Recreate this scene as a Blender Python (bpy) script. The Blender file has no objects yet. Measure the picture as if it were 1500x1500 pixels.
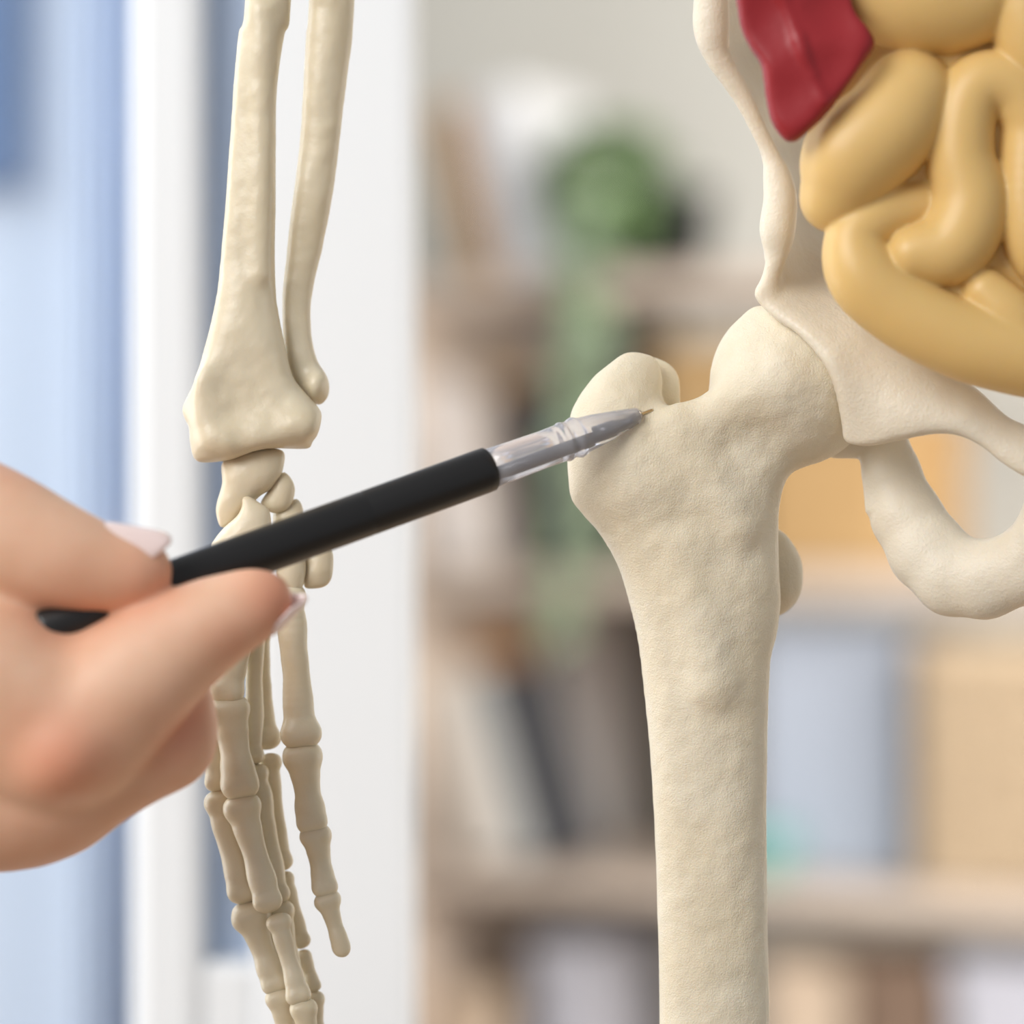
import bpy, bmesh, math, random
import numpy as np
from mathutils import Vector, Matrix, Euler
from mathutils.bvhtree import BVHTree

random.seed(7); RNG = np.random.RandomState(7)
SC = bpy.context.scene
COL = SC.collection
K = 24.0 / 85.0 / 1500.0            # metres per photo pixel, per metre of distance
CAM = Vector((0.0, -1.0, 1.0))

def P(px, py, D):
    """point at photo pixel (px, py), D metres in front of the camera"""
    return Vector(((px - 750) * K * D, D - 1.0, 1.0 - (py - 750) * K * D))

# ------------------------------------------------------------------ materials
def mat(name, color, rough=0.5, metal=0.0, spec=0.5, sss=0.0, sss_r=(1, .4, .2), sss_s=.003, var=None,
        var_scale=60, bump=0.0, bump_scale=400, bump_dist=.0004, bump2=0.0, bump2_scale=2000, coat=0.0, stretch=None, attr=None):
    m = bpy.data.materials.new(name); m.use_nodes = True
    nt = m.node_tree; N = nt.nodes; L = nt.links
    b = N['Principled BSDF']
    b.inputs['Base Color'].default_value = (*color, 1)
    b.inputs['Roughness'].default_value = rough
    b.inputs['Metallic'].default_value = metal
    b.inputs['Specular IOR Level'].default_value = spec
    b.inputs['Coat Weight'].default_value = coat
    if sss > 0:
        b.inputs['Subsurface Weight'].default_value = sss
        b.inputs['Subsurface Radius'].default_value = sss_r
        b.inputs['Subsurface Scale'].default_value = sss_s
    tc = N.new('ShaderNodeTexCoord'); vec = tc.outputs['Object']
    if stretch:
        mp = N.new('ShaderNodeMapping'); mp.inputs['Scale'].default_value = stretch
        L.new(vec, mp.inputs['Vector']); vec = mp.outputs['Vector']
    last = None
    if var:
        n = N.new('ShaderNodeTexNoise'); n.inputs['Scale'].default_value = var_scale; n.inputs['Detail'].default_value = 5
        L.new(vec, n.inputs['Vector'])
        r = N.new('ShaderNodeValToRGB')
        r.color_ramp.elements[0].position = .35; r.color_ramp.elements[1].position = .68
        r.color_ramp.elements[0].color = (*var, 1); r.color_ramp.elements[1].color = (*color, 1)
        L.new(n.outputs['Fac'], r.inputs['Fac']); last = r.outputs['Color']
    if attr:
        a = N.new('ShaderNodeAttribute'); a.attribute_name = attr[0]
        mx = N.new('ShaderNodeMix'); mx.data_type = 'RGBA'
        L.new(a.outputs['Fac'], mx.inputs['Factor'])
        if last: L.new(last, mx.inputs['A'])
        else: mx.inputs['A'].default_value = (*color, 1)
        mx.inputs['B'].default_value = (*attr[1], 1); last = mx.outputs['Result']
    if last: L.new(last, b.inputs['Base Color'])
    prev = None
    for st, scl in ((bump, bump_scale), (bump2, bump2_scale)):
        if st > 0:
            n = N.new('ShaderNodeTexNoise'); n.inputs['Scale'].default_value = scl; n.inputs['Detail'].default_value = 4
            L.new(vec, n.inputs['Vector'])
            bp = N.new('ShaderNodeBump'); bp.inputs['Strength'].default_value = st; bp.inputs['Distance'].default_value = bump_dist
            L.new(n.outputs['Fac'], bp.inputs['Height'])
            if prev: L.new(prev, bp.inputs['Normal'])
            prev = bp.outputs['Normal']
    if prev: L.new(prev, b.inputs['Normal'])
    return m

BONE = (.80, .69, .50)
M = {}
M['femur'] = mat('femur bone', (.78, .70, .55), .5, spec=.4, sss=.25, sss_r=(1, .7, .4), sss_s=.002, var=(.73, .635, .47), var_scale=45,
                 bump=.42, bump_scale=230, bump_dist=.0008, bump2=.4, bump2_scale=2100)
M['bone'] = mat('smooth bone', (.72, .635, .475), .38, spec=.5, sss=.25, sss_r=(1, .7, .4), sss_s=.002, var=(.65, .555, .39), var_scale=50,
                bump=.28, bump_scale=170, bump_dist=.0006, bump2=.10, bump2_scale=900)
M['hip'] = mat('pelvis bone', (.80, .73, .60), .45, spec=.4, sss=.25, sss_r=(1, .7, .4), sss_s=.002, var=(.75, .66, .52), var_scale=50,
               bump=.4, bump_scale=240, bump_dist=.0008, bump2=.25, bump2_scale=1200)
M['gut'] = mat('intestine plastic', (.73, .49, .19), .40, spec=.4, sss=.35, sss_r=(1, .6, .2), sss_s=.004, var=(.70, .465, .175), var_scale=30)
M['red'] = mat('red organ plastic', (.34, .022, .027), .42, spec=.4, var=(.28, .014, .019), var_scale=40, bump=.3, bump_scale=90, bump_dist=.001)
M['skin'] = mat('skin', (.80, .515, .36), .46, spec=.35, sss=.25, sss_r=(1, .36, .2), sss_s=.003, var=(.75, .45, .30), var_scale=60,
                bump=.15, bump_scale=700, bump_dist=.0003, attr=('flush', (.66, .24, .14)))
M['nail'] = mat('nail polish', (.84, .66, .62), .16, spec=.6, coat=.6)
M['blackpen'] = mat('black soft grip', (.011, .010, .010), .38, spec=.45, bump=.05, bump_scale=3000)
M['steel'] = mat('steel', (.62, .60, .57), .22, metal=1)
M['brass'] = mat('nib metal', (.62, .50, .33), .25, metal=1)
M['darkmetal'] = mat('dark metal', (.06, .06, .065), .3, metal=.7)
M['refill'] = mat('grey refill', (.05, .05, .06), .35)

m = bpy.data.materials.new('clear acrylic'); m.use_nodes = True
b = m.node_tree.nodes['Principled BSDF']
b.inputs['Base Color'].default_value = (.95, .94, .99, 1); b.inputs['Roughness'].default_value = .11
b.inputs['IOR'].default_value = 1.45; b.inputs['Transmission Weight'].default_value = .72
M['acrylic'] = m

m = bpy.data.materials.new('thin window glass'); m.use_nodes = True
nt = m.node_tree; nt.nodes.remove(nt.nodes['Principled BSDF']); out = nt.nodes['Material Output']
tr = nt.nodes.new('ShaderNodeBsdfTransparent'); tr.inputs['Color'].default_value = (.93, .965, 1, 1)
gl = nt.nodes.new('ShaderNodeBsdfGlossy'); gl.inputs['Roughness'].default_value = .05
fr = nt.nodes.new('ShaderNodeFresnel'); fr.inputs['IOR'].default_value = 1.45
mx = nt.nodes.new('ShaderNodeMixShader')
nt.links.new(fr.outputs[0], mx.inputs[0]); nt.links.new(tr.outputs[0], mx.inputs[1]); nt.links.new(gl.outputs[0], mx.inputs[2])
nt.links.new(mx.outputs[0], out.inputs['Surface'])
M['glass'] = m

M['white'] = mat('white frame', (.91, .925, .94), .35, spec=.5)
M['bluegrey'] = mat('blue grey panel', (.40, .48, .62), .6, var=(.38, .46, .60), var_scale=8)
M['paleblue'] = mat('pale blue wall', (.66, .71, .79), .8, var=(.645, .695, .78), var_scale=4)
M['curtain'] = mat('blue curtain', (.52, .60, .76), .8)
M['navy'] = mat('navy canvas', (.10, .16, .28), .7, var=(.14, .2, .33), var_scale=9)
M['wall'] = mat('warm white wall', (.70, .68, .62), .85, var=(.68, .66, .60), var_scale=5)
M['floor'] = mat('wood floor', (.42, .31, .22), .45, var=(.33, .23, .15), var_scale=6, stretch=(1, 8, 1))
M['shelfwood'] = mat('greyed oak', (.58, .48, .40), .55, var=(.51, .42, .35), var_scale=12, stretch=(1, 8, 8), bump=.2, bump_scale=60)
M['backboard'] = mat('taupe back board', (.40, .355, .31), .7, var=(.36, .32, .28), var_scale=9)
M['backgrey'] = mat('grey back board', (.64, .64, .65), .7)
M['backdark'] = mat('dark taupe board', (.15, .14, .125), .7)
M['kraft'] = mat('kraft card', (.42, .265, .115), .75, var=(.39, .24, .10), var_scale=12)
M['tan'] = mat('tan card', (.40, .26, .12), .75, var=(.34, .21, .09), var_scale=15)
M['wicker'] = mat('wicker', (.62, .49, .335), .7, var=(.42, .31, .2), var_scale=60, bump=.5, bump_scale=120, bump_dist=.002)
M['brown'] = mat('brown box', (.17, .11, .075), .7)
M['beigebox'] = mat('beige box', (.56, .44, .33), .7)
M['lilac'] = mat('pale grey folder', (.42, .42, .47), .6)
M['bluebox'] = mat('pale blue grey box', (.43, .475, .56), .6)
M['teal'] = mat('teal ceramic', (.14, .34, .31), .35)
M['leaf'] = mat('leaf green', (.26, .38, .14), .5, var=(.12, .22, .09), var_scale=25)
M['leaf2'] = mat('trailing leaf', (.34, .42, .27), .5, var=(.24, .33, .20), var_scale=25)
M['blackpot'] = mat('black pot', (.012, .014, .013), .35)
M['soil'] = mat('soil', (.05, .035, .025), .9)
M['paper'] = mat('page block', (.74, .70, .62), .8)
def cover(c): 
    return mat('cover %.2f %.2f %.2f' % c, c, .55, var=tuple(x * .93 for x in c), var_scale=20)

# ------------------------------------------------------------------ object helpers
def tag(o, label=None, cat=None, group=None, kind=None):
    if label: o['label'] = label
    if cat: o['category'] = cat
    if group: o['group'] = group
    if kind: o['kind'] = kind
    return o
def empty(name, loc, label=None, cat=None, group=None, rz=0.0, kind=None):
    o = bpy.data.objects.new(name, None); COL.objects.link(o); o.location = loc; o.rotation_euler = (0, 0, rz)
    o.empty_display_size = .02
    return tag(o, label, cat, group, kind)
def link(name, me, material, parent=None, smooth=True):
    o = bpy.data.objects.new(name, me); COL.objects.link(o)
    me.materials.append(material)
    if smooth: me.polygons.foreach_set('use_smooth', [True] * len(me.polygons))
    if parent is not None: o.parent = parent
    return o
def abs_loc(o):
    v = Vector((0, 0, 0))
    while o is not None:
        v = v + o.location; o = o.parent
    return v
def bm_obj(name, bm, material, parent=None, smooth=False):
    bmesh.ops.recalc_face_normals(bm, faces=bm.faces)
    me = bpy.data.meshes.new(name); bm.to_mesh(me); bm.free()
    return link(name, me, material, parent, smooth)
def add_box(bm, x0, x1, y0, y1, z0, z1, bev=0.0, mtx=None):
    r = bmesh.ops.create_cube(bm, size=1.0)
    vs = r['verts']
    for v in vs:
        v.co = Vector(((x0 + x1) / 2 + v.co.x * (x1 - x0), (y0 + y1) / 2 + v.co.y * (y1 - y0), (z0 + z1) / 2 + v.co.z * (z1 - z0)))
    if mtx is not None:
        for v in vs: v.co = mtx @ v.co
    if bev > 0:
        es = list({e for v in vs for e in v.link_edges})
        bmesh.ops.bevel(bm, geom=es, offset=bev, segments=2, affect='EDGES', profile=.5)
def box(name, x0, x1, y0, y1, z0, z1, material, parent=None, bev=0.0, mtx=None):
    bm = bmesh.new(); add_box(bm, x0, x1, y0, y1, z0, z1, bev, mtx)
    return bm_obj(name, bm, material, parent)
def add_lathe(bm, prof, n=40, close=False):
    """profile of (radius, height) round local Z"""
    rings = []
    for r, h in prof:
        if r < 1e-6: rings.append([bm.verts.new((0, 0, h))])
        else: rings.append([bm.verts.new((r * math.cos(2 * math.pi * i / n), r * math.sin(2 * math.pi * i / n), h)) for i in range(n)])
    pairs = list(zip(rings[:-1], rings[1:]))
    if close: pairs.append((rings[-1], rings[0]))
    for a, c in pairs:
        for i in range(n):
            j = (i + 1) % n
            if len(a) == 1 and len(c) == 1: continue
            if len(a) == 1: bm.faces.new((a[0], c[i], c[j]))
            elif len(c) == 1: bm.faces.new((a[i], a[j], c[0]))
            else: bm.faces.new((a[i], a[j], c[j], c[i]))
def lathe(name, prof, material, parent=None, n=40, close=False, mtx=None):
    bm = bmesh.new(); add_lathe(bm, prof, n, close)
    if mtx is not None: bmesh.ops.transform(bm, matrix=mtx, verts=bm.verts)
    return bm_obj(name, bm, material, parent, True)

# ------------------------------------------------------------------ implicit sculpting (units: photo pixels at distance D0)
def surface_nets(V):
    ins = V < 0
    nx, ny, nz = V.shape
    cnt = np.zeros((nx - 1, ny - 1, nz - 1), np.int8)
    for i in (0, 1):
        for j in (0, 1):
            for k in (0, 1):
                cnt += ins[i:nx - 1 + i, j:ny - 1 + j, k:nz - 1 + k]
    act = (cnt > 0) & (cnt < 8)
    I, J, Kk = np.nonzero(act)
    idx = -np.ones(act.shape, np.int64); idx[I, J, Kk] = np.arange(len(I))
    pos = np.zeros((len(I), 3)); num = np.zeros(len(I))
    cor = [(a, c, e) for a in (0, 1) for c in (0, 1) for e in (0, 1)]
    val = {c: V[I + c[0], J + c[1], Kk + c[2]] for c in cor}
    for a in cor:
        for ax in range(3):
            if a[ax] == 0:
                c = list(a); c[ax] = 1; c = tuple(c)
                va, vb = val[a], val[c]
                m_ = (va < 0) != (vb < 0)
                t = np.where(m_, va / np.where(m_, va - vb, 1), 0)
                p = np.array(a, float)[None, :].repeat(len(I), 0); p[:, ax] = t
                pos += p * m_[:, None]; num += m_
    pos = pos / num[:, None] + np.stack([I, J, Kk], 1)
    quads = []
    for ax in range(3):
        sl0 = [slice(None)] * 3; sl1 = [slice(None)] * 3
        sl0[ax] = slice(0, -1); sl1[ax] = slice(1, None)
        o1, o2 = [x for x in range(3) if x != ax]
        for o in (o1, o2):
            sl0[o] = slice(1, -1); sl1[o] = slice(1, -1)
        A, Bv = ins[tuple(sl0)], ins[tuple(sl1)]
        ch = np.argwhere(A != Bv)
        if len(ch) == 0: continue
        flip = A[ch[:, 0], ch[:, 1], ch[:, 2]]
        ch = ch.copy(); ch[:, o1] += 1; ch[:, o2] += 1
        def cell(d1, d2):
            q = ch.copy(); q[:, o1] -= d1; q[:, o2] -= d2
            return idx[q[:, 0], q[:, 1], q[:, 2]]
        q = np.stack([cell(1, 1), cell(0, 1), cell(0, 0), cell(1, 0)], 1)
        if ax == 1: flip = ~flip
        q[~flip] = q[~flip][:, ::-1]
        quads.append(q)
    return pos, np.concatenate(quads)

def smin(a, c, k):
    if k <= 0: return np.minimum(a, c)
    h = np.maximum(k - np.abs(a - c), 0) / k
    return np.minimum(a, c) - h * h * k * .25

class Field:
    """grid of a signed field over a box in (x right, y down, d away) pixel units"""
    def __init__(s, lo, hi, cell):
        s.lo = np.array(lo, float); s.cell = float(cell)
        s.n = np.ceil((np.array(hi, float) - s.lo) / cell).astype(int) + 1
        s.ax = [s.lo[i] + np.arange(s.n[i]) * cell for i in range(3)]
        s.V = np.full(s.n, 1e3, np.float32)
    def _sl(s, lo, hi):
        a = np.clip(np.floor((np.array(lo) - s.lo) / s.cell).astype(int), 0, s.n)
        c = np.clip(np.ceil((np.array(hi) - s.lo) / s.cell).astype(int) + 1, 0, s.n)
        return tuple(slice(i, j) for i, j in zip(a, c))
    def _put(s, sl, v, k): s.V[sl] = smin(s.V[sl], v.astype(np.float32), k)
    def xyz(s, sl):
        return s.ax[0][sl[0]][:, None, None], s.ax[1][sl[1]][None, :, None], s.ax[2][sl[2]][None, None, :]
    def cone(s, a, c, k=10, fd=1.0):
        """round cone from a=(x,y,d,r) to c; fd squashes its depth"""
        a = np.array(a, float); c = np.array(c, float)
        R = max(a[3], c[3]) + k + 3 * s.cell
        pa, pb = a[:3], c[:3]
        sl = s._sl(np.minimum(pa, pb) - R, np.maximum(pa, pb) + R)
        X, Y, Z = s.xyz(sl)
        if X.size * Y.size * Z.size == 0: return
        ba = pb - pa; ba[2] /= fd
        px, py, pz = X - pa[0], Y - pa[1], (Z - pa[2]) / fd
        l2 = ba @ ba + 1e-9; rr = a[3] - c[3]; a2 = max(l2 - rr * rr, 1e-6); il2 = 1 / l2
        y = px * ba[0] + py * ba[1] + pz * ba[2]; z = y - l2
        pp = px * px + py * py + pz * pz
        x2 = np.maximum(pp * l2 - y * y, 0) * l2
        y2 = y * y * l2; z2 = z * z * l2
        kk = np.sign(rr) * rr * rr * x2
        d = (np.sqrt(x2 * a2 * il2) + y * rr) * il2 - a[3]
        m1 = np.sign(z) * a2 * z2 > kk
        m2 = np.sign(y) * a2 * y2 < kk
        d = np.where(m2, np.sqrt(pp) - a[3], d)
        d = np.where(m1, np.sqrt(np.maximum(pp - 2 * y + l2, 0)) - c[3], d)
        s._put(sl, d, k)
    def chain(s, pts, k=10, fd=1.0, n=1):
        if n > 1 and len(pts) > 2:
            q = [np.array(a, float) for a in pts]; q = [2 * q[0] - q[1]] + q + [2 * q[-1] - q[-2]]; o = []
            for p0, p1, p2, p3 in zip(q, q[1:], q[2:], q[3:]):
                for t in np.arange(n) / n:
                    o.append(.5 * (2 * p1 + (p2 - p0) * t + (2 * p0 - 5 * p1 + 4 * p2 - p3) * t * t + (3 * p1 - p0 - 3 * p2 + p3) * t ** 3))
            pts = o + [q[-2]]
        if len(pts) == 1: pts = [pts[0], pts[0]]
        for a, c in zip(pts[:-1], pts[1:]): s.cone(a, c, k, fd)
    def ell(s, c, r, k=10, rot=0.0):
        c = np.array(c, float); r = np.array(r, float); R = r.max() + k + 3 * s.cell
        sl = s._sl(c - R, c + R); X, Y, Z = s.xyz(sl)
        if X.size * Y.size * Z.size == 0: return
        x, y, z = X - c[0], Y - c[1], Z - c[2]
        ca, sa = math.cos(rot), math.sin(rot); x, y = x * ca + y * sa, -x * sa + y * ca
        k0 = np.sqrt((x / r[0]) ** 2 + (y / r[1]) ** 2 + (z / r[2]) ** 2)
        k1 = np.sqrt((x / r[0] ** 2) ** 2 + (y / r[1] ** 2) ** 2 + (z / r[2] ** 2) ** 2) + 1e-9
        s._put(sl, k0 * (k0 - 1) / k1, k)
    def merge(s, other, k): s.V = smin(s.V, other.V, k)
    def carve(s, c, r, k=10):
        c = np.array(c, float); R = r + k + 3 * s.cell
        sl = s._sl(c - R, c + R); X, Y, Z = s.xyz(sl)
        d = np.sqrt((X - c[0]) ** 2 + (Y - c[1]) ** 2 + (Z - c[2]) ** 2) - r
        s.V[sl] = -smin(-s.V[sl], d.astype(np.float32), k)
    def outline(s, pts, k=10, thick=1.0, cap=None, y0=0.0, smooth=4, hole=None):
        """a bone whose front silhouette is the outline and whose section swells like a balloon to real thickness"""
        X, Y = np.meshgrid(s.ax[0], s.ax[1], indexing='ij')
        d = poly_sdf(catmull(pts, smooth), X, Y)
        if hole is not None: d = np.minimum(d, -poly_sdf(catmull(hole, smooth), X, Y))
        u = inflate(d, s.cell)
        u = u * thick * thick
        if cap: u = np.where(u > 0, cap * cap * (1 - np.exp(-np.maximum(u, 0) / (cap * cap))), u)
        y = y0(X, Y) if callable(y0) else y0 + 0 * X
        Rl = np.sqrt(np.maximum(u, 40.0))
        Z = s.ax[2][None, None, :]
        f = ((Z - y[:, :, None]) ** 2 - u[:, :, None]) / (Rl[:, :, None] + np.abs(Z - y[:, :, None]) + 4.0)
        s._put((slice(None),) * 3, f, k)
    def noise(s, amp, wl, seed=0, oct=2):
        """smooth lattice noise, so the surface is gently uneven"""
        r = np.random.RandomState(seed)
        for o in range(oct):
            ws = []; dims = []
            for i in range(3):
                t = (s.ax[i] - s.ax[i][0]) / (wl / 2 ** o) + 1.5
                n = int(t[-1]) + 4; w = np.zeros((len(t), n), np.float32); b = np.floor(t).astype(int); fr = t - b
                for j, c in enumerate(((1 - fr) ** 3 / 6, (3 * fr ** 3 - 6 * fr ** 2 + 4) / 6, (-3 * fr ** 3 + 3 * fr ** 2 + 3 * fr + 1) / 6, fr ** 3 / 6)):
                    w[np.arange(len(t)), b + j - 1] = c
                ws.append(w); dims.append(n)
            q = r.normal(size=dims).astype(np.float32)
            q = np.tensordot(ws[0], q, (1, 0)); q = np.tensordot(q, ws[1].T, (1, 0)).transpose(0, 2, 1); q = q @ ws[2].T
            s.V += amp * 2.4 * .5 ** o * q
    def mesh(s, name, D0, material, parent=None, relax=3, attr=None):
        V = s.V.copy()
        for ax in range(3):
            sl = [slice(None)] * 3
            for e in (0, -1):
                sl[ax] = e; V[tuple(sl)] = np.maximum(V[tuple(sl)], .5)
        v, q = surface_nets(V)
        v = relaxed(v, q, relax)
        v = v * s.cell + s.lo
        sc = K * D0
        w = np.stack([(v[:, 0] - 750) * sc, (D0 - 1) + v[:, 2] * sc, 1 - (v[:, 1] - 750) * sc], 1)
        if parent is not None: w = w - np.array(abs_loc(parent))
        me = bpy.data.meshes.new(name)
        me.vertices.add(len(w)); me.vertices.foreach_set('co', w.ravel())
        me.loops.add(len(q) * 4); me.loops.foreach_set('vertex_index', q.ravel().astype(np.int32))
        me.polygons.add(len(q)); me.polygons.foreach_set('loop_start', np.arange(0, len(q) * 4, 4, dtype=np.int32))
        me.update(calc_edges=True); me.validate()
        if attr:
            at = me.attributes.new(attr[0], 'FLOAT', 'POINT')
            at.data.foreach_set('value', attr[1](v).astype(np.float32))
        return link(name, me, material, parent, True)

def relaxed(v, q, it):
    e = np.concatenate([q[:, [0, 1]], q[:, [1, 2]], q[:, [2, 3]], q[:, [3, 0]]])
    n = len(v); deg = np.bincount(e[:, 0], minlength=n) + np.bincount(e[:, 1], minlength=n)
    for i in range(it):
        for lam in (.5, -.52):
            a = np.stack([np.bincount(e[:, 0], v[e[:, 1], c], n) + np.bincount(e[:, 1], v[e[:, 0], c], n) for c in range(3)], 1)
            v = v + lam * (a / np.maximum(deg, 1)[:, None] - v)
    return v
def catmull(pts, n):
    p = np.array(pts, float)
    if n <= 1: return p
    p0, p1, p2, p3 = np.roll(p, 1, 0), p, np.roll(p, -1, 0), np.roll(p, -2, 0)
    out = []
    for t in np.arange(n) / n:
        out.append(.5 * ((2 * p1) + (-p0 + p2) * t + (2 * p0 - 5 * p1 + 4 * p2 - p3) * t * t + (-p0 + 3 * p1 - 3 * p2 + p3) * t ** 3))
    return np.stack(out, 1).reshape(-1, 2)
def poly_sdf(p, X, Y):
    d = np.full(X.shape, 1e12); ins = np.zeros(X.shape, bool)
    for a, c in zip(p, np.roll(p, -1, 0)):
        e = c - a; wx, wy = X - a[0], Y - a[1]
        t = np.clip((wx * e[0] + wy * e[1]) / (e @ e + 1e-12), 0, 1)
        d = np.minimum(d, (wx - t * e[0]) ** 2 + (wy - t * e[1]) ** 2)
        if a[1] != c[1]:
            cr = ((a[1] > Y) != (c[1] > Y)) & (X < e[0] * (Y - a[1]) / e[1] + a[0])
            ins ^= cr
    d = np.sqrt(d)
    return np.where(ins, d, -d)
def inflate(d, h):
    """solve lap(u) = -2 inside, u = 0 on the outline; keep the outline exact"""
    m_ = d > 0
    b_ = np.where(m_, 2.0 * h * h, 0.0)
    def A(u):
        w = 4 * u
        w[1:] -= u[:-1]; w[:-1] -= u[1:]; w[:, 1:] -= u[:, :-1]; w[:, :-1] -= u[:, 1:]
        return np.where(m_, w, 0)
    u = np.zeros_like(d); r = b_.copy(); p = r.copy(); rs = (r * r).sum()
    for i in range(1500):
        Ap = A(p); al = rs / ((p * Ap).sum() + 1e-30); u += al * p; r -= al * Ap
        rn = (r * r).sum()
        if rn < 1e-6 * (b_ * b_).sum(): break
        p = r + rn / rs * p; rs = rn
    good = d > 1.6 * h
    w = np.where(good, u / np.where(good, d, 1), 0.0); c = good.astype(float)
    for i in range(6):
        W = np.pad(w * c, 1); Cc = np.pad(c, 1)
        sw = sum(W[1 + a:W.shape[0] - 1 + a, 1 + e:W.shape[1] - 1 + e] for a in (-1, 0, 1) for e in (-1, 0, 1))
        sc = sum(Cc[1 + a:Cc.shape[0] - 1 + a, 1 + e:Cc.shape[1] - 1 + e] for a in (-1, 0, 1) for e in (-1, 0, 1))
        new = (c == 0) & (sc > 0)
        w = np.where(new, sw / np.maximum(sc, 1e-9), w); c = np.where(new, 1.0, c)
    w = np.where(c > 0, w, 20.0)
    return np.where(good, u, w * d)
def rbf(ctrl):
    c = np.array(ctrl, float); r = np.hypot(c[:, None, 0] - c[None, :, 0], c[:, None, 1] - c[None, :, 1])
    n = len(c); A = np.zeros((n + 1, n + 1)); A[:n, :n] = r; A[n, :n] = 1; A[:n, n] = 1
    w = np.linalg.solve(A, np.append(c[:, 2], 0))
    def f(X, Y):
        o = np.full(X.shape, w[n])
        for i in range(n): o = o + w[i] * np.sqrt((X - c[i, 0]) ** 2 + (Y - c[i, 1]) ** 2 + 100)
        return o
    return f

# ================================================================== SKELETON MODEL
skel = empty('anatomical_skeleton', P(1300, 900, 1.02),
             'cream life-size plastic anatomy skeleton with hanging arm, hip, thigh bone and coloured organs', 'skeleton model')

# ---- thigh bone
f = Field((800, 425, -150), (1310, 2020, 185), 3.2)
f.outline([(832, 690), (832, 655), (836, 612), (847, 587), (870, 556), (893, 535), (912, 520), (928, 516), (946, 519), (959, 525), (967, 540),
           (969, 560), (968, 580), (980, 597), (1004, 601), (1024, 594), (1037, 582), (1041, 563), (1045, 538), (1053, 510), (1068, 484), (1085, 466),
           (1105, 451), (1135, 452), (1190, 470), (1235, 500), (1262, 540), (1266, 590), (1256, 632), (1234, 658), (1208, 673), (1180, 683), (1159, 694), (1148, 713), (1142, 741),
           (1140, 775), (1141, 830), (1143, 880), (1140, 915), (1136, 937), (1129, 965), (1126, 1016), (1124, 1100), (1123, 1220), (1124, 1340), (1127, 1470),
           (1130, 1650), (1135, 1850), (1130, 1960), (1050, 2000), (970, 1960), (964, 1850), (965, 1650), (966, 1480), (963, 1340), (959, 1220), (952, 1100), (942, 1000), (934, 937), (921, 881), (905, 829), (879, 783), (849, 748), (836, 727)],
          k=0, thick=.86, cap=105)
f.ell((1160, 560, 0), (117, 117, 117), 30)
f.ell((905, 615, 10), (62, 82, 88), 40, .25)                # greater trochanter, front swell
f.ell((940, 690, -40), (75, 62, 52), 45)                    # swell below the trochanter
f.cone((985, 618, -70, 14), (1075, 770, -62, 20), 40)       # ridge across the neck
f.cone((1010, 625, -52, 26), (1130, 560, -80, 34), 40)
f.ell((1128, 838, 75), (54, 68, 50), 18, -.1)               # lesser trochanter behind
f.cone((1000, 800, -50, 22), (1040, 1000, -60, 24), 40)
f.carve((868, 612, -130), 52, 26)
f.carve((925, 560, -118), 36, 22)
g = Field((800, 425, -150), (1310, 2020, 185), 3.2)
g.outline([(925, 530), (950, 521), (973, 527), (989, 538), (997, 555), (998, 580), (996, 606), (960, 625), (930, 580)], k=0, thick=.85, y0=44)
f.merge(g, 5)
f.carve((1075, 640, -150), 40, 30)
f.noise(1.25, 60, 3, 3); f.noise(.45, 14, 4)
femur = f.mesh('femur', 1.0, M['femur'], skel)

# ---- hip bone
f = Field((990, -90, -235), (1640, 940, 330), 3.6)
y0 = rbf([(1010, -60, -120), (1012, 60, -118), (1090, 195, -95), (1112, 300, -92), (1110, 375, -90), (1101, 440, -78), (1127, 470, -95), (1164, 498, -112), (1197, 540, -122),
          (1215, 590, -108), (1229, 645, -85), (1300, 600, -118), (1400, 615, -140), (1500, 660, -155), (1610, 660, -150), (1150, 200, 130), (1188, 300, 160),
          (1182, 385, 50), (1245, 465, -50), (1092, 60, 90), (1150, 0, 190), (1240, 60, 260), (1260, 250, 260), (1290, 400, 80), (1350, 520, -85)])
f.outline([(1016, -80), (1016, 0), (1018, 55), (1036, 98), (1072, 150), (1098, 195), (1114, 232), (1120, 265), (1118, 300), (1113, 345), (1114, 380), (1119, 397), (1110, 416), (1101, 439),
           (1127, 470), (1164, 498), (1197, 540), (1213, 577), (1224, 622), (1228, 644), (1240, 653), (1267, 655), (1304, 648), (1345, 640), (1374, 639), (1397, 645), (1421, 659), (1449, 682),
           (1490, 705), (1560, 715), (1620, 690), (1615, 645), (1550, 632), (1500, 630), (1477, 624), (1453, 610), (1421, 577), (1383, 545), (1350, 500), (1320, 420), (1300, 300), (1285, 150), (1275, -80)],
          k=0, thick=.62, cap=34, y0=y0)
g = Field((990, -90, -235), (1640, 940, 330), 3.6)
g.chain([(1036, -75, -112, 26), (1037, 0, -112, 27), (1037, 55, -112, 27), (1046, 95, -108, 19), (1080, 150, -100, 14), (1107, 203, -95, 12), (1124, 238, -92, 13),
         (1133, 270, -90, 20), (1137, 302, -90, 24), (1132, 345, -90, 25), (1131, 380, -88, 16), (1118, 430, -80, 12)], 1, 1, 6)
f.merge(g, 16)
g = Field((990, -90, -235), (1640, 940, 330), 3.6)
g.chain([(1303, 655, 35, 34), (1310, 690, 30, 40), (1331, 757, 20, 51), (1360, 808, 5, 56), (1394, 842, -10, 56), (1440, 848, -30, 54), (1500, 825, -60, 54), (1540, 765, -90, 56), (1550, 690, -125, 52)], 14, .72)
g.ell((1235, 570, 65), (88, 80, 62), 20)
g.cone((1228, 655, 40, 16), (1310, 652, 40, 22), 14)
g.cone((1272, 672, 26, 9), (1279, 745, 20, 10), 8)
f.merge(g, 14)
f.carve((1160, 560, 0), 119, 2)
f.noise(1.0, 70, 11)
hip = f.mesh('hip_bone', 1.0, M['hip'], skel)

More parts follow.
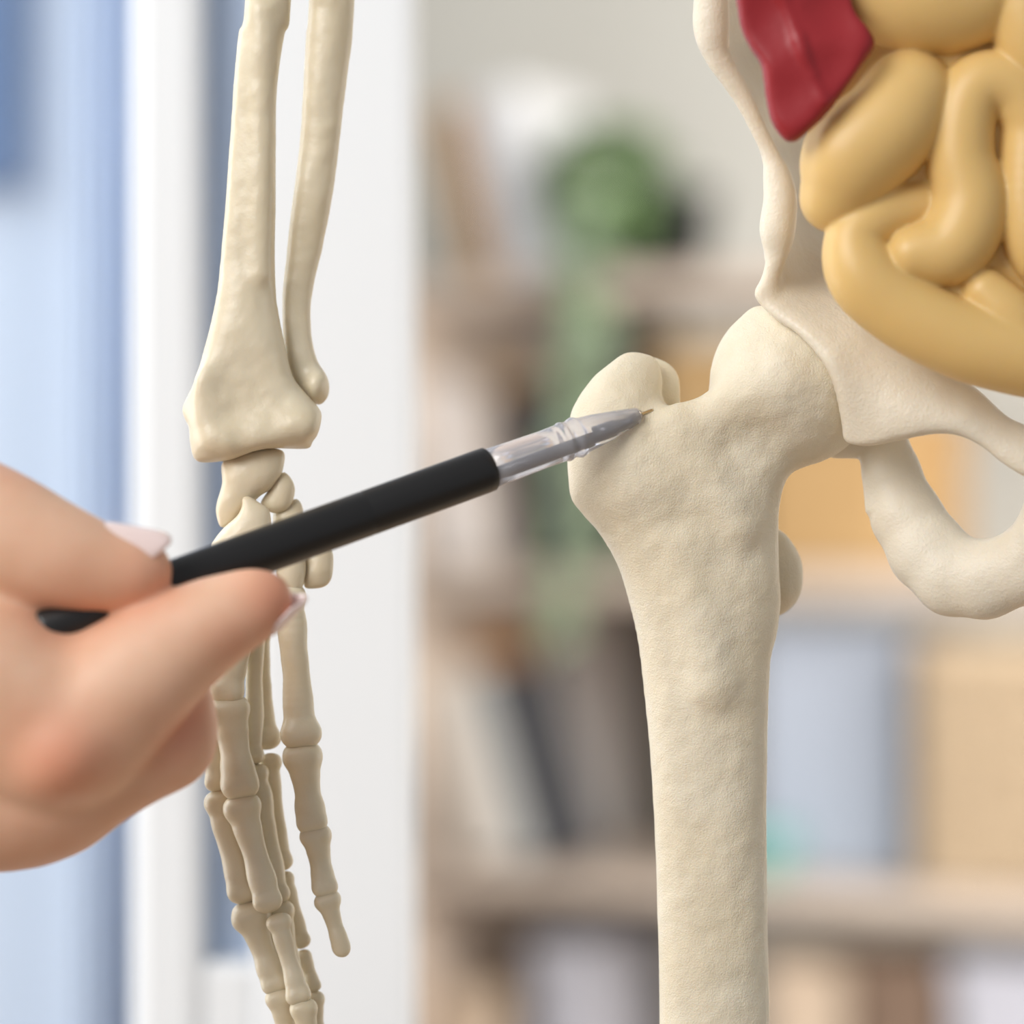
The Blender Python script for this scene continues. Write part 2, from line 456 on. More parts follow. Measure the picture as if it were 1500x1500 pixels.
# ---- forearm
f = Field((250, -620, -100), (540, 700, 110), 2.8)
f.outline([(366, -600), (362, -300), (359, 0), (350, 47), (345, 93), (340, 154), (332, 280), (322, 397), (313, 457), (299, 513), (286, 558), (268, 595), (270, 612), (277, 626), (279, 649), (289, 675), (327, 675), (355, 667),
           (373, 660), (401, 656), (449, 657), (457, 646), (464, 635), (470, 611), (466, 597), (448, 576), (429, 551), (418, 509), (408, 457), (404, 420), (403, 327), (404, 200), (405, 140), (411, 84), (418, 47), (426, 5), (432, -300), (430, -600)],
          k=0, thick=.8, cap=52)
f.cone((304, 560, -30, 12), (312, 640, -28, 14), 40)
f.cone((345, 645, -26, 16), (446, 622, -28, 20), 40)
f.cone((388, 20, -16, 14), (385, 400, -22, 12), 22)
f.carve((362, 560, -160), 118, 30)
f.noise(.8, 45, 21); f.noise(.5, 16, 22)
radius = f.mesh('radius_bone', 1.0, M['bone'], skel)
f = Field((385, -620, -40), (540, 620, 130), 2.8)
f.outline([(470, -600), (458, -300), (450, 0), (446, 47), (441, 140), (434, 233), (422, 327), (413, 411), (411, 455), (413, 500), (420, 540), (436, 575), (462, 591), (475, 583), (478, 567), (476, 555), (462, 523), (455, 490),
           (454, 443), (460, 406), (471, 359), (485, 285), (497, 196), (509, 93), (518, 0), (530, -300), (540, -600)], k=0, thick=.85, y0=35)
f.ell((462, 562, 30), (18, 24, 30), 14)
f.noise(.8, 45, 31); f.noise(.5, 16, 32)
ulna = f.mesh('ulna_bone', 1.0, M['bone'], skel)

# ---- wrist
def carpal(pts, y0, thick=.9, seed=0, dents=()):
    p = np.array(pts, float); lo, hi = p.min(0) - 12, p.max(0) + 12; h = (hi - lo).max() * .6
    f = Field((lo[0], lo[1], y0 - h), (hi[0], hi[1], y0 + h), 2.0)
    f.outline(pts, k=0, thick=thick, y0=y0)
    for dn in dents: f.carve(dn[:3], dn[3], 12)
    f.noise(1.2, 32, seed); f.noise(.4, 14, seed + 1)
    return f.mesh('carpal_bone', 1.0, M['bone'], skel)
carpal([(326, 676), (325, 707), (317, 736), (316, 752), (322, 772), (335, 770), (352, 758), (366, 742), (380, 727), (396, 716), (408, 700), (414, 686), (416, 662), (395, 656), (360, 660)], 8, .85, 41, [(350, 705, -60, 34)])
carpal([(312, 805), (316, 790), (330, 772), (347, 757), (355, 742), (357, 730), (366, 727), (380, 735), (395, 748), (398, 772), (397, 810), (392, 850), (360, 870), (330, 850)], -14, .8, 43, [(362, 745, -62, 16)])
carpal([(380, 735), (392, 718), (402, 700), (414, 690), (424, 698), (431, 715), (428, 735), (418, 748), (400, 752), (385, 745)], 18, 1.0, 45)
carpal([(398, 765), (400, 748), (418, 738), (432, 731), (441, 745), (441, 770), (435, 800), (415, 820), (400, 800)], 30, .9, 47)
carpal([(447, 815), (450, 800), (470, 795), (486, 808), (487, 840), (478, 858), (458, 863), (446, 860), (444, 840)], 10, .9, 49)
carpal([(408, 815), (420, 806), (440, 805), (447, 820), (447, 845), (438, 868), (420, 866), (405, 845)], -8, .9, 51)

# ---- hand bones: metacarpals with their phalanges
def bone(name, a, c, wb, ws, wh, d0, d1, parent, tip=False, seed=0):
    a = np.array(a, float); c = np.array(c, float); ws = ws * 1.1; u = (c - a) / np.linalg.norm(c - a); l = np.array([-u[1], u[0]])
    a = a - u * 4; c = c if tip else c + u * 4
    pad = max(wb, wh) * .8 + 8
    lo = np.minimum(a, c) - pad; hi = np.maximum(a, c) + pad
    f = Field((lo[0], lo[1], min(d0, d1) - pad), (hi[0], hi[1], max(d0, d1) + pad), 1.7)
    mid = (a * .5 + c * .5) + l * ws * .04; dm = (d0 + d1) / 2 + 2
    f.chain([(*a, d0, wb * .36), (*(a * .8 + c * .2), d0 * .8 + d1 * .2, ws * .56), (*(a * .6 + c * .4), dm, ws * .5), (*(a * .42 + c * .58), dm, ws * .485), (*(a * .2 + c * .8), d0 * .2 + d1 * .8, ws * .55), (*c, d1, wh * .38)], 1, .9, 4)
    rb = wb * .27; ob = wb / 2 - rb
    for dz in (-.16, .16):
        f.cone((*(a - l * ob), d0 + dz * wb, rb), (*(a + l * ob), d0 + dz * wb, rb), wb * .3)
    if not tip:
        rh = wh * .28; oh = wh / 2 - rh
        for sgn in (-1, 1):
            f.cone((*(c + l * oh * sgn), d1 - wh * .16, rh), (*(c + l * oh * sgn * .9), d1 + wh * .16, rh), wh * .26)
    else:
        f.ell((c[0], c[1], d1), (wh / 2, wh / 2, wh * .36), 8)
    f.noise(.7, 26, seed)
    return f.mesh(name, 1.0, M['bone'], parent, 2)
def ray(mc, segs, dd, seed, tip_last=True):
    a, c, wb, ws, wh = mc
    root = bone('metacarpal_bone', a, c, wb, ws, wh, dd, dd, skel, seed=seed)
    for i, (a, c, wb, ws, wh) in enumerate(segs):
        bone('phalanx_bone', a, c, wb, ws, wh, dd, dd, root, tip=(tip_last and i == len(segs) - 1), seed=seed + 1 + i)
# little-side ray standing apart from the others
ray(((424, 878), (441, 1070), 44, 37, 60), [((443, 1110), (457, 1202), 54, 37, 42), ((463, 1227), (476, 1296), 42, 30, 39), ((481, 1322), (501, 1388), 36, 22, 27)], -6, 100)
# front ray, its neighbour on the left, and the two behind
ray(((366, 890), (334, 1008), 46, 34, 52), [((337, 1042), (353, 1145), 55, 42, 54), ((357, 1184), (393, 1314), 51, 35, 44), ((410, 1352), (438, 1452), 36, 25, 38), ((447, 1478), (456, 1540), 36, 26, 22)], -22, 110)
ray(((345, 900), (306, 1025), 40, 28, 38), [((308, 1050), (320, 1141), 36, 31, 42), ((325, 1178), (356, 1303), 47, 36, 46), ((368, 1345), (401, 1438), 55, 34, 40), ((411, 1466), (426, 1545), 44, 28, 24)], 6, 120)
ray(((372, 890), (369, 1104), 34, 24, 34), [((375, 1138), (404, 1308), 34, 28, 38), ((410, 1340), (427, 1428), 36, 24, 32), ((433, 1455), (442, 1540), 34, 24, 22)], 22, 130)
ray(((376, 880), (386, 1080), 32, 22, 44), [((392, 1124), (407, 1262), 32, 24, 36), ((414, 1296), (437, 1380), 28, 22, 30), ((442, 1410), (456, 1448), 24, 20, 26), ((457, 1474), (462, 1530), 30, 22, 20)], 50, 140)

# ---- organs
f = Field((1140, -130, -150), (1700, 610, 130), 4.0)
tubes = [
    [(1150, -70, 10, 60), (1280, -18, 0, 74), (1350, -2, -4, 80), (1420, -6, 0, 76), (1470, -60, 5, 70)],
    [(1490, -90, -5, 60), (1508, 20, -14, 64), (1530, 80, -10, 62), (1600, 120, 0, 60)],
    [(1332, 138, 0, 66), (1300, 185, -10, 74), (1252, 228, -6, 76), (1236, 262, 0, 62), (1222, 290, 8, 50)],
    [(1336, 374, -22, 39), (1392, 362, -14, 54), (1420, 300, -10, 56), (1406, 230, -12, 49), (1412, 160, -10, 48), (1440, 124, -8, 49), (1490, 135, -6, 50), (1530, 210, -4, 48)],
    [(1512, 190, -4, 46), (1507, 300, -12, 46), (1530, 370, -10, 50), (1600, 420, 0, 55)],
    [(1350, 300, 14, 34), (1285, 318, 2, 42), (1253, 352, -2, 45), (1264, 402, -6, 54), (1310, 446, -8, 55), (1380, 487, -10, 57), (1450, 512, -8, 58), (1550, 530, 0, 58), (1660, 520, 10, 58)],
    [(1442, 428, -10, 34), (1475, 462, -12, 40), (1520, 500, -8, 42), (1620, 480, 0, 50)],
    [(1580, 200, 0, 60), (1640, 320, 0, 60)],
]
for t in tubes:
    g = Field((1140, -130, -150), (1700, 610, 130), 4.0); g.chain(t, 1, 1, 6); f.merge(g, 5)
g = Field((1140, -130, -150), (1700, 610, 130), 4.0); g.ell((1430, 190, 55), (235, 330, 60), 10); g.ell((1400, 420, 40), (150, 95, 50), 10); f.merge(g, 10)
f.noise(.5, 120, 61)
gut = f.mesh('intestine', .955, M['gut'], skel)
f = Field((1040, -160, -90), (1310, 240, 80), 2.8)
f.outline([(1052, -140), (1078, 0), (1085, 40), (1100, 72), (1115, 97), (1121, 140), (1130, 178), (1148, 204), (1162, 208), (1176, 200), (1212, 166), (1240, 128), (1264, 94), (1281, 66), (1272, 42), (1250, 12), (1235, -60), (1220, -140)], k=0, thick=1.0, cap=30)
g = Field((1040, -160, -90), (1310, 240, 80), 2.8)
g.chain([(1118, -130, -26, 9), (1142, 0, -29, 9), (1165, 60, -30, 8), (1190, 112, -28, 7), (1204, 150, -22, 6)], 6)
f.merge(g, 12)
f.carve((1230, 10, -115), 98, 16)
f.carve((1115, 40, -115), 92, 16)
f.carve((1220, 105, -95), 70, 14)
f.carve((1150, 155, -102), 76, 16)
f.noise(.8, 60, 71)
red = f.mesh('red_organ', .942, M['red'], skel); red['label'] = 'glossy dark red moulded organ with a raised vein'

# ================================================================== PEN
def bvh(o):
    me = o.data; off = abs_loc(o)
    return BVHTree.FromPolygons([v.co + off for v in me.vertices], [tuple(p.vertices) for p in me.polygons])
bv = bvh(femur)
d = (P(957, 600, 1) - CAM).normalized()
hit = bv.ray_cast(CAM, d)[0]
TIP = hit if hit else P(957, 600, .985)
Dt = TIP.y + 1
DP = .935
back = P(250, 856, DP)
axis = (back - TIP).normalized()
pen = empty('pen', TIP, 'slim pen with black grip and clear tip section pointing at the hip bone', 'pen')
Q = Matrix.Translation(TIP - Vector(pen.location)) @ axis.to_track_quat('Z', 'Y').to_matrix().to_4x4()
lathe('nib', [(0, 0), (.00030, .0001), (.00040, .0006), (.00042, .0036), (.0008, .0042), (.0008, .0052), (0, .0056)], M['brass'], pen, 24, mtx=Q)
sh = [(0, .0040), (.0014, .0041), (.0022, .0050), (.0029, .0085), (.0038, .0135), (.0046, .0185), (.0050, .0225), (.0054, .0232), (.0057, .0241), (.0054, .0250), (.0051, .0256),
      (.0051, .0268), (.0054, .0272), (.0055, .0280), (.0051, .0287), (.0050, .034), (.0052, .044), (.0054, .0530), (0, .0530)]
lathe('clear_barrel', sh, M['acrylic'], pen, 64, mtx=Q)
dn = Vector((0, 0, -1)); dn = (dn - axis * dn.dot(axis)).normalized()
Qo = Matrix.Translation(dn * .0007) @ Q; Qr = Matrix.Translation(dn * .0013) @ Q
lathe('refill_tip', [(0, .0058), (.0012, .0060), (.0013, .0085), (.0010, .0092), (.0012, .0125), (.0015, .0130), (.0015, .0200), (0, .0202)], M['darkmetal'], pen, 24, mtx=Qo)
lathe('refill', [(0, .0203), (.0013, .0203), (.0013, .0526), (0, .0528)], M['refill'], pen, 24, mtx=Qr)
lathe('grip', [(.0, .0505), (.0056, .0505), (.0060, .0509), (.00605, .053), (.00605, .0870), (.0060, .0873), (.0060, .0876), (.00605, .0879), (.0061, .14), (.0061, .1800), (.0055, .1815), (0, .1815)], M['blackpen'], pen, 48, mtx=Q)

# ================================================================== HAND
person = empty('person', P(-350, 1050, .95), 'person reaching in with a bare hand and pale polished nails, pinching the black pen', 'person')
lo, hi = (-760, 620, -260), (480, 1330, 330)
def finger(pts, k=22):
    g = Field(lo, hi, 4.6); g.chain(pts, k, 1, 3); return g
f = finger([(-760, 1130, 90, 150), (-520, 1080, 80, 150), (-330, 1040, 60, 175), (-160, 1020, 40, 165)], 40)
f.merge(finger([(-160, 1010, 70, 150), (-40, 1060, 130, 120)]), 40)
f.merge(finger([(-420, 900, 30, 120), (-180, 775, -20, 96), (-60, 760, -45, 88), (10, 782, -60, 82), (90, 812, -66, 70), (150, 829, -66, 53), (192, 834, -62, 45), (214, 836, -60, 38)]), 24)
f.merge(finger([(-160, 1020, 30, 160), (30, 1050, -20, 132), (110, 1060, -45, 112), (190, 1000, -58, 91), (288, 927, -60, 66), (358, 891, -56, 48), (393, 876, -52, 33)]), 16)
f.merge(finger([(-260, 960, -40, 130), (-60, 974, -66, 115), (36, 1014, -66, 106)]), 30)
f.merge(finger([(-160, 1112, 70, 172), (20, 1134, 40, 136), (110, 1122, 25, 98), (215, 1085, 20, 76), (245, 1080, 22, 61), (248, 1022, 34, 57)]), 12)
f.merge(finger([(-140, 1070, 130, 120), (80, 1112, 130, 84), (190, 1080, 120, 66), (214, 1050, 130, 56)]), 12)
f.merge(finger([(-150, 1050, 200, 90), (60, 1090, 210, 66), (150, 1066, 205, 54), (176, 1040, 210, 46)]), 12)
g = Field(lo, hi, 4.6); g.ell((108, 1098, -128), (46, 40, 42), 20, -.5); f.merge(g, 46)
f.noise(.9, 80, 81)
def flush(v):
    o = np.zeros(len(v))
    for (x, y, z, r, a) in ((108, 1100, -150, 75, .75), (405, 880, -70, 60, .8), (240, 1050, -30, 75, .9), (220, 860, -80, 70, .55), (120, 880, -90, 80, .4), (300, 1000, -30, 60, .55), (350, 935, -100, 50, .4),
                            (60, 1180, 0, 120, .35), (250, 1100, 20, 90, .4), (0, 690, -60, 60, .35), (120, 1000, -130, 60, .1)):
        o = np.maximum(o, a * np.exp(-((v[:, 0] - x) ** 2 + (v[:, 1] - y) ** 2 + (v[:, 2] - z) ** 2) / (r * r)))
    return o
hand = f.mesh('hand', DP, M['skin'], person, 3, ('flush', flush))
def nail(c, lx, wx, nx, L_, W_, T_):
    """a curved nail plate: long axis lx, width wx, outward nx (pixel axes), half sizes in pixels"""
    bm = bmesh.new(); sc = K * DP
    def Wd(p): return Vector(((p[0] - 750) * sc, DP - 1 + p[2] * sc, 1 - (p[1] - 750) * sc)) - Vector(person.location)
    lx, wx, nx = [np.array(a, float) / np.linalg.norm(a) for a in (lx, wx, nx)]; c = np.array(c, float)
    nu, nv = 20, 16; top = {}; bot = {}
    for i in range(nu + 1):
        for j in range(nv + 1):
            a = -1 + 2 * i / nu; e = -1 + 2 * j / nv
            wid = (1 - abs(a) ** 3 * .85) if a > 0 else (1 - abs(a) ** 4 * .45)
            p = c + lx * L_ * a + wx * W_ * e * wid + nx * T_ * (1 - (e * wid) ** 2 * 1.7 - .18 * a * a)
            edge = max(abs(a), abs(e)) ** 8
            top[i, j] = bm.verts.new(Wd(p + nx * 3 * (1 - edge))); bot[i, j] = bm.verts.new(Wd(p - nx * 3))
    for i in range(nu):
        for j in range(nv):
            bm.faces.new((top[i, j], top[i + 1, j], top[i + 1, j + 1], top[i, j + 1]))
            bm.faces.new((bot[i, j], bot[i, j + 1], bot[i + 1, j + 1], bot[i + 1, j]))
    ring = [(i, 0) for i in range(nu)] + [(nu, j) for j in range(nv)] + [(i, nv) for i in range(nu, 0, -1)] + [(0, j) for j in range(nv, 0, -1)]
    for a, e in zip(ring, ring[1:] + ring[:1]): bm.faces.new((top[a], bot[a], bot[e], top[e]))
    o = bm_obj('fingernail', bm, M['nail'], hand, True); o['label'] = 'glossy pale pink nail'
    return o
def hand_parent_fix(o): o.location = (0, 0, 0)
nail((204, 788, -80), (1, .17, .0), (0, .62, -.78), (-.02, -.80, -.60), 56, 33, 13)
nail((421, 895, -50), (.69, -.72, 0), (.25, .25, -.93), (.70, .68, .22), 38, 34, 10)

# ================================================================== ROOM
wall_bk = None
box('floor', -3, 4, -2.2, 5, -.05, 0, M['floor'])
tag(bpy.data.objects['floor'], 'wooden floor of the room', 'floor', kind='structure')

# ---- glazed partition on the left (1.4 m from the camera)
DW = 1.40
def X(px, D): return (px - 750) * K * D
def Z(py, D): return 1 - (py - 750) * K * D
yw = DW - 1
zs = Z(1412, DW)
win = empty('window_1', (X(400, DW), yw, zs), 'white framed glazed partition beside the hanging arm', 'window', kind='structure')
wo = Vector(win.location)
def wbox(name, x0, x1, y0_, y1_, z0, z1, material, bev=.003):
    return box(name, x0 - wo.x, x1 - wo.x, y0_ - wo.y, y1_ - wo.y, z0 - wo.z, z1 - wo.z, material, win, bev)
wbox('window_frame', X(191, DW), X(297, DW), yw, yw + .035, .02, 2.25, M['white'], .006)          # mullion
wbox('window_frame', X(372, DW), X(608, DW), yw, yw + .03, .02, 2.25, M['white'], .004)          # wide white jamb
wbox('window_sill', X(297, DW), X(372, DW), yw + .002, yw + .03, .02, zs, M['white'], .003)
wbox('infill_panel', X(292, DW), X(380, DW), yw + .022, yw + .030, zs - .02, 2.25, M['bluegrey'], .0)
wbox('window_pane', X(-1800, DW), X(193, DW), yw + .012, yw + .018, .12, 2.25, M['glass'], .0)
wbox('window_frame', X(-1800, DW), X(193, DW), yw, yw + .035, .02, .12, M['white'], .004)
# wall seen through the glass, a curtain and a canvas on it
DL = 2.7
box('wall_left', -2.6, X(470, DL), DL - 1 + .05, DL - 1 + .15, 0, 2.6, M['paleblue'])
tag(bpy.data.objects['wall_left'], 'pale blue wall behind the glass partition', 'wall', kind='structure')
bm = bmesh.new(); n = 60; x0, x1 = X(118, DL - .1), X(330, DL - .1); yb = DL - 1 - .06
rows = []
for zz in (.05, 2.4):
    rows.append([[bm.verts.new((x0 + (x1 - x0) * i / n, yb + .022 * math.sin(i * .9) + o_, zz)) for i in range(n + 1)] for o_ in (0, .004)])
for i in range(n):
    for o_ in (0, 1):
        bm.faces.new((rows[0][o_][i], rows[0][o_][i + 1], rows[1][o_][i + 1], rows[1][o_][i]))
    for r_ in rows: bm.faces.new((r_[0][i], r_[0][i + 1], r_[1][i + 1], r_[1][i]))
for i in (0, n): bm.faces.new((rows[0][0][i], rows[0][1][i], rows[1][1][i], rows[1][0][i]))
tag(bm_obj('curtain', bm, M['curtain'], None, True), 'light blue folded curtain hanging behind the glass partition', 'curtain')
bx = empty('wall_canvas', (X(-70, DL), DL - 1 + .03, Z(265, DL)), 'dark blue canvas on the pale blue wall, top corner behind the glass', 'picture')
box('canvas', -.125, .05, -.012, .018, 0, .42, M['navy'], bx, .003)

# ---- yawed back wall and bookcase
YAW = math.radians(28)
U = Vector((math.cos(YAW), -math.sin(YAW), 0)); W = Vector((math.sin(YAW), math.cos(YAW), 0))
O = P(585, 750, 3.62); O.z = 0
def s_at(px, t):
    """distance along the bookcase of the sight line through px, at depth t from its front"""
    q = O + W * t; ax = (px - 750) * K
    # q.x + s*Ux = ax*D ; q.y + s*Uy = D-1
    s = (ax * (q.y + 1) - q.x) / (U.x - ax * U.y)
    return s
def D_at(s, t): return (O + U * s + W * t).y + 1
def z_at(py, s, t): return 1 - (py - 750) * K * D_at(s, t)
def L2W(s, t, z): return O + U * s + W * t + Vector((0, 0, z))
RZ = -YAW
# local axes of anything on the bookcase: x along, y into depth
mw = Matrix.Translation(L2W(0, .62, 0)) @ Matrix.Rotation(RZ, 4, 'Z')
box('wall_back', -1.6, 4.2, 0, .1, 0, 2.8, M['wall'], None, 0, mw)
tag(bpy.data.objects['wall_back'], 'warm white wall behind the bookcase', 'wall', kind='structure')

bc = empty('bookcase', L2W(0, 0, 0), 'greyed oak open bookcase with leaning binders, boxes and a trailing plant', 'bookcase', rz=RZ)
TH, DEP, LEN = .026, .31, 1.75
ZS = {'A': 1.232, 'B': .945, 'C': .650, 'D': .355, 'E': 1.535, 'F': .06}
sdiv = s_at(892, .1)
for key in 'FDCBA':
    box('shelf', 0, LEN, 0, DEP, ZS[key] - TH, ZS[key], M['shelfwood'], bc, .002)
box('side_panel', -.025, 0, 0, DEP, 0, 1.232, M['shelfwood'], bc, .002)
box('side_panel', LEN, LEN + .025, 0, DEP, 0, 1.232, M['shelfwood'], bc, .002)
sA, sB, sC = s_at(735, DEP), s_at(910, DEP), s_at(985, DEP)
box('back_panel', 0, sA, DEP, DEP + .012, .04, 1.21, M['backboard'], bc)
box('back_panel', sA, sB, DEP, DEP + .012, .04, 1.21, M['backgrey'], bc)
box('back_panel', sB, sC, DEP, DEP + .014, .04, 1.21, M['backdark'], bc)

def on_shelf(name, s, t, key, label, cat, group=None, rz=0.0):
    return empty(name, L2W(s, t, ZS[key] + .0005), label, cat, group, RZ + rz)
def book(name, px_base, t, key, thick, hgt, dep, lean, col, label, group, cat='book'):
    """a book standing on a shelf, leaning sideways by lean degrees (top to the left when positive)"""
    s = s_at(px_base, t)
    r = on_shelf(name, s, t, key, label, cat, group)
    cm = cover(col)
    rot = Matrix.Rotation(math.radians(-lean), 4, 'Y')
    lift = Matrix.Translation((0, 0, thick / 2 * abs(math.sin(math.radians(lean)))))
    mt = lift @ rot
    bm = bmesh.new(); h = thick / 2
    add_box(bm, -h, -h + .003, 0, dep, 0, hgt, .0, mt); add_box(bm, h - .003, h, 0, dep, 0, hgt, .0, mt); add_box(bm, -h + .003, h - .003, 0, .003, 0, hgt, 0, mt)
    bm_obj('cover', bm, cm, r)
    box('pages', -h + .003, h - .003, .004, dep - .004, .004, hgt - .004, M['paper'], r, 0, mt)
    return r
G1, G2, G3 = 'books on the upper shelf', 'books on the middle shelf', 'binders on the lower shelf'
book('book', 712, .08, 'A', .034, .185, .15, 13, (.66, .40, .21), 'tan orange book leaning on the upper shelf', G1)
book('book', 664, .08, 'A', .030, .165, .15, 13, (.42, .41, .36), 'olive grey book behind the tan orange one', G1)
book('book', 774, .06, 'A', .050, .190, .16, 13, (.74, .74, .76), 'thick white book leaning left of the trailing plant', G1)
book('book', 662, .03, 'B', .040, .185, .17, 8, (.72, .67, .64), 'cream book, first from the left end of the middle shelf', G2)
book('book', 718, .05, 'B', .034, .178, .17, 8, (.66, .60, .56), 'beige book against the black one on the middle shelf', G2)
book('book', 752, .06, 'B', .014, .200, .17, 8, (.34, .21, .10), 'thin brown book between the beige and the black one on the middle shelf', G2)
book('book', 786, .04, 'B', .022, .178, .17, 8, (.045, .047, .055), 'thin black book leaning on the middle shelf', G2)
book('binder', 704, .03, 'C', .044, .190, .11, 17.5, (.70, .62, .54), 'cream binder leaning on the lower shelf', G3, 'binder')
book('binder', 760, .03, 'C', .034, .186, .11, 17.5, (.60, .60, .58), 'light grey binder leaning on the black one', G3, 'binder')
book('binder', 798, .03, 'C', .015, .200, .11, 17.5, (.04, .042, .05), 'thin black binder leaning on the lower shelf', G3, 'binder')
book('binder', 716, .142, 'C', .070, .222, .13, 16, (.56, .28, .10), 'orange brown binder behind the cream one', G3, 'binder')

def crate(name, px0, px1, t, dep, key, hgt, material, label, cat, lid=True, lidmat=None, group=None, rim=True):
    s0, s1 = s_at(px0, t), s_at(px1, t); w = s1 - s0
    r = on_shelf(name, s0, t, key, label, cat, group)
    bm = bmesh.new()
    add_box(bm, 0, w, 0, dep, 0, hgt, .004)
    bm_obj('body', bm, material, r)
    if lid: box('lid', -.003, w + .003, -.003, dep + .003, hgt - .025, hgt + .003, lidmat or material, r, .002)
    return r
crate('cardboard_box', 1105, 1306, .03, .2, 'B', .15, M['kraft'], 'orange brown cardboard box on the middle shelf beside the hip', 'box')
crate('storage_box', 962, 1092, .03, .2, 'B', .215, M['tan'], 'dark tan storage box under the potted plant', 'box')
crate('file_box', 1100, 1322, .085, .2, 'C', .245, M['bluebox'], 'pale blue grey file box on the lower shelf right of the thigh bone', 'box', False)
# wicker drawer basket with woven strands
s0, s1 = s_at(1345, .01), s_at(1640, .01); wk = s1 - s0
wb_ = on_shelf('wicker_basket', s0, .01, 'C', 'woven beige wicker basket on the lower shelf', 'basket')
bm = bmesh.new(); add_box(bm, .004, wk - .004, .004, .25, 0, .215, .004); bm_obj('liner', bm, M['wicker'], wb_)
bm = bmesh.new()
for r_ in range(14):
    n = 44
    for i in range(n):
        xa = wk * i / n; y_ = -.001 if (i + r_) % 2 else .004
        add_box(bm, xa, xa + wk / n, y_ - .003, y_ + .003, .006 + r_ * .0152, .006 + r_ * .0152 + .012)
bm_obj('weave', bm, M['wicker'], wb_)
box('rim', -.004, wk + .004, -.006, .256, .212, .232, M['wicker'], wb_, .004)
# teal bowl
tb = on_shelf('bowl', s_at(1120, .04), .038, 'C', 'small teal bowl at the edge of the lower shelf', 'bowl')
lathe('bowl_body', [(0, 0), (.018, 0), (.020, .004), (.030, .02), (.034, .045), (.032, .045), (.028, .021), (.018, .007), (0, .006)], M['teal'], tb)
bm = bmesh.new(); 
lathe('bowl_foot', [(.012, .0002), (.019, .0002), (.019, .003), (.012, .003)], M['teal'], tb, close=True)
# bottom compartment
crate('carton', 1120, 1238, .05, .2, 'D', .21, M['beigebox'], 'beige carton standing on the bottom shelf', 'box')
crate('carton', 1252, 1375, .04, .2, 'D', .22, M['brown'], 'dark brown carton on the bottom shelf', 'box')
crate('carton', 1395, 1600, .04, .2, 'D', .225, M['lilac'], 'pale grey lilac carton on the bottom shelf', 'box')
crate('carton', 640, 720, .05, .18, 'D', .16, M['beigebox'], 'narrow sand carton at the left of the bottom shelf', 'box')
crate('carton', 780, 856, .05, .18, 'D', .215, M['lilac'], 'narrow grey carton on the bottom shelf, next right of the sand one', 'box')

# ---- trailing plant
sp = s_at(975, .12)
pl = on_shelf('potted_plant', sp, .12, 'A', 'bushy green trailing plant in a black pot on the bookcase', 'plant')
lathe('pot', [(0, 0), (.036, 0), (.040, .004), (.050, .075), (.053, .078), (.053, .088), (.047, .088), (.045, .075), (0, .074)], M['blackpot'], pl)
lathe('soil', [(0, .0785), (.044, .0785), (.044, .0755), (0, .0755)], M['soil'], pl)
def leaf(bm, c, d, up, L_, w):
    d = d.normalized(); sd = d.cross(up)
    if sd.length < 1e-4: sd = Vector((1, 0, 0))
    sd.normalize(); nn = sd.cross(d)
    prev = None
    for i, (a, b_) in enumerate(((0, .06), (.25, .8), (.5, 1), (.75, .7), (1, .04))):
        ctr = c + d * L_ * a - Vector((0, 0, 1)) * L_ * .3 * a * a
        row = [bm.verts.new(ctr - sd * w * b_ + nn * w * .25 * b_), bm.verts.new(ctr), bm.verts.new(ctr + sd * w * b_ + nn * w * .25 * b_)]
        if prev:
            for j in (0, 1): bm.faces.new((prev[j], prev[j + 1], row[j + 1], row[j]))
        prev = row
bm = bmesh.new()
for i in range(520):
    v = Vector((random.gauss(0, 1), random.gauss(0, 1), random.gauss(0, 1))).normalized() * random.random() ** .4
    c = Vector((-.042 + v.x * .058, -.035 + v.y * .06, .095 + v.z * .058))
    leaf(bm, c, Vector((v.x, v.y, v.z * .6 + random.uniform(-.4, .3))), Vector((random.uniform(-.4, .4), random.uniform(-.4, .4), 1)), random.uniform(.018, .03), random.uniform(.006, .010))
bm_obj('foliage', bm, M['leaf'], pl)
bm = bmesh.new(); bs = bmesh.new()
for k_ in range(7):
    x = random.uniform(-.075, .0); y = random.uniform(-.16, -.135); z = .07; end = (-.06, -.34, -.10, -.05, -.28, -.09, -.12)[k_]
    x0_ = x
    pts = [Vector((x * .5, -.05, .09)), Vector((x * .8, -.10, .085))]
    while z > end:
        pts.append(Vector((x, y, z))); x += random.uniform(-.005, .005); z -= .014
        leaf(bm, Vector((x, y, z)), Vector((random.uniform(-1, 1), random.uniform(-.8, .2), -.5)), Vector((0, -1, .3)), random.uniform(.018, .026), random.uniform(.007, .010))
    for a, c in zip(pts[:-1], pts[1:]):
        add_box(bs, min(a.x, c.x) - .001, max(a.x, c.x) + .001, min(a.y, c.y) - .001, max(a.y, c.y) + .001, min(a.z, c.z) - .0005, max(a.z, c.z) + .0005)
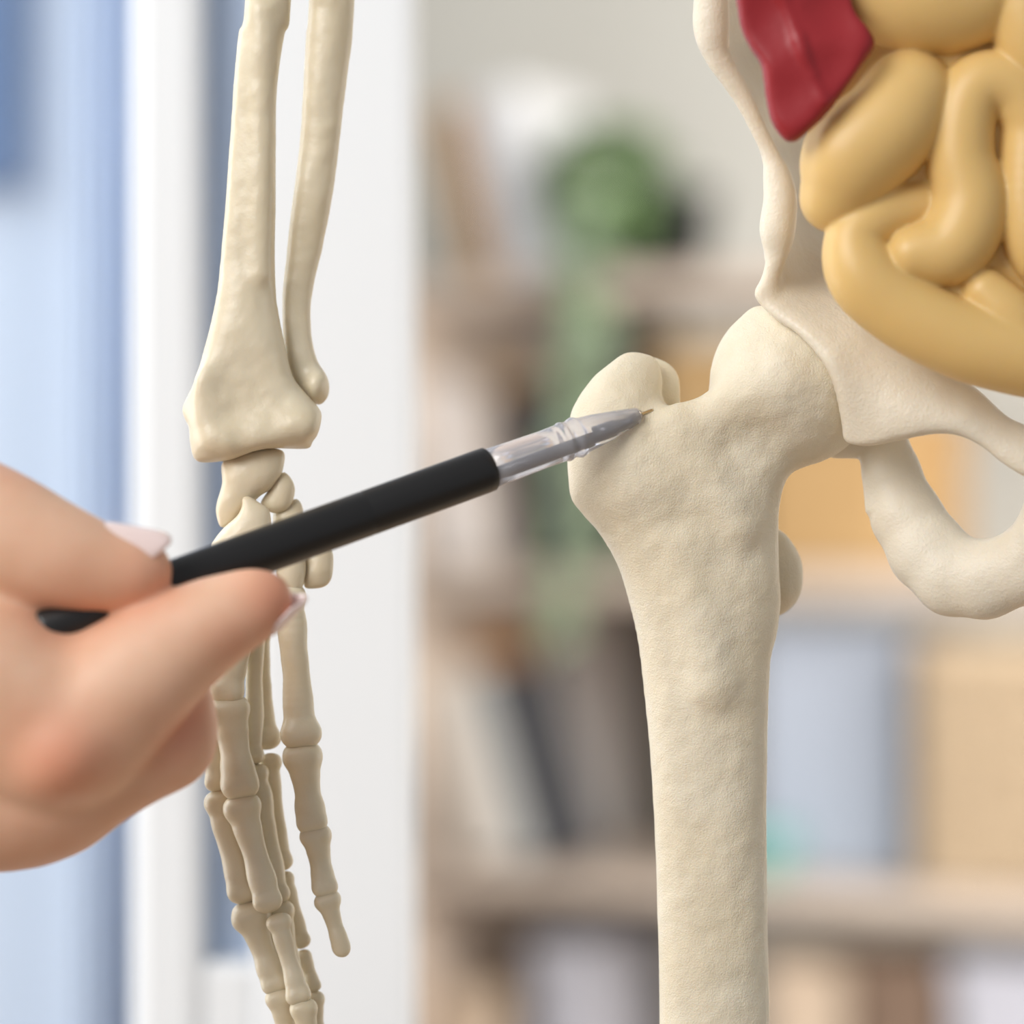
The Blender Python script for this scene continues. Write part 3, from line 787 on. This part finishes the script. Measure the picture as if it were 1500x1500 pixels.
vine = bm_obj('trailing_leaves', bm, M['leaf2'], pl)
bm_obj('stems', bs, M['leaf2'], vine)

# ================================================================== LIGHT
w = bpy.data.worlds.new('World'); SC.world = w; w.use_nodes = True
bg = w.node_tree.nodes['Background']
bg.inputs['Color'].default_value = (.90, .95, 1.0, 1); bg.inputs['Strength'].default_value = .40
def area(name, loc, target, sx, sy, e, col):
    l = bpy.data.lights.new(name, 'AREA'); l.shape = 'RECTANGLE'; l.size = sx; l.size_y = sy; l.energy = e; l.color = col
    o = bpy.data.objects.new(name, l); COL.objects.link(o); o.location = loc
    o.rotation_euler = (Vector(target) - Vector(loc)).to_track_quat('-Z', 'Y').to_euler()
    return o
area('window_light', (-1.15, .33, 1.25), (0, 0, 1.0), .7, 1.8, 14, (.93, .97, 1))
area('room_light', (-1.5, -1.7, 2.2), (0, .2, 1.0), 1.5, 1.4, 59, (1, .985, .965))
area('left_room_daylight', (-1.4, .75, 2.2), (-.4, 1.7, 1.0), 1.2, .8, 12, (.9, .95, 1))
area('shelf_fill_low', (1.55, .7, .85), (.3, 2.75, .9), 1.0, 1.0, 24, (1, .98, .95))  # added out-of-frame fill, low on the right, to brighten the shelf compartments
area('bookcase_fill', (1.0, .75, 1.5), (.5, 2.8, .85), 1.5, .9, 58, (1, .96, .9))  # added unseen lamp, hung low so its light gets in under the shelves

# ================================================================== CAMERA
cd = bpy.data.cameras.new('camera'); co = bpy.data.objects.new('camera', cd); COL.objects.link(co)
co.location = CAM; co.rotation_euler = (math.pi / 2, 0, 0)
cd.sensor_fit = 'HORIZONTAL'; cd.sensor_width = 24; cd.sensor_height = 24; cd.lens = 85
cd.clip_start = .05
cd.dof.use_dof = True; cd.dof.focus_distance = .988; cd.dof.aperture_fstop = 85 / 27.0; cd.dof.aperture_blades = 0
SC.camera = co
SC.view_settings.view_transform = 'Standard'; SC.view_settings.look = 'None'
SC.view_settings.exposure = 0.0; SC.view_settings.gamma = 1.0; SC.view_settings.use_curve_mapping = False
SC.cycles.use_denoising = True
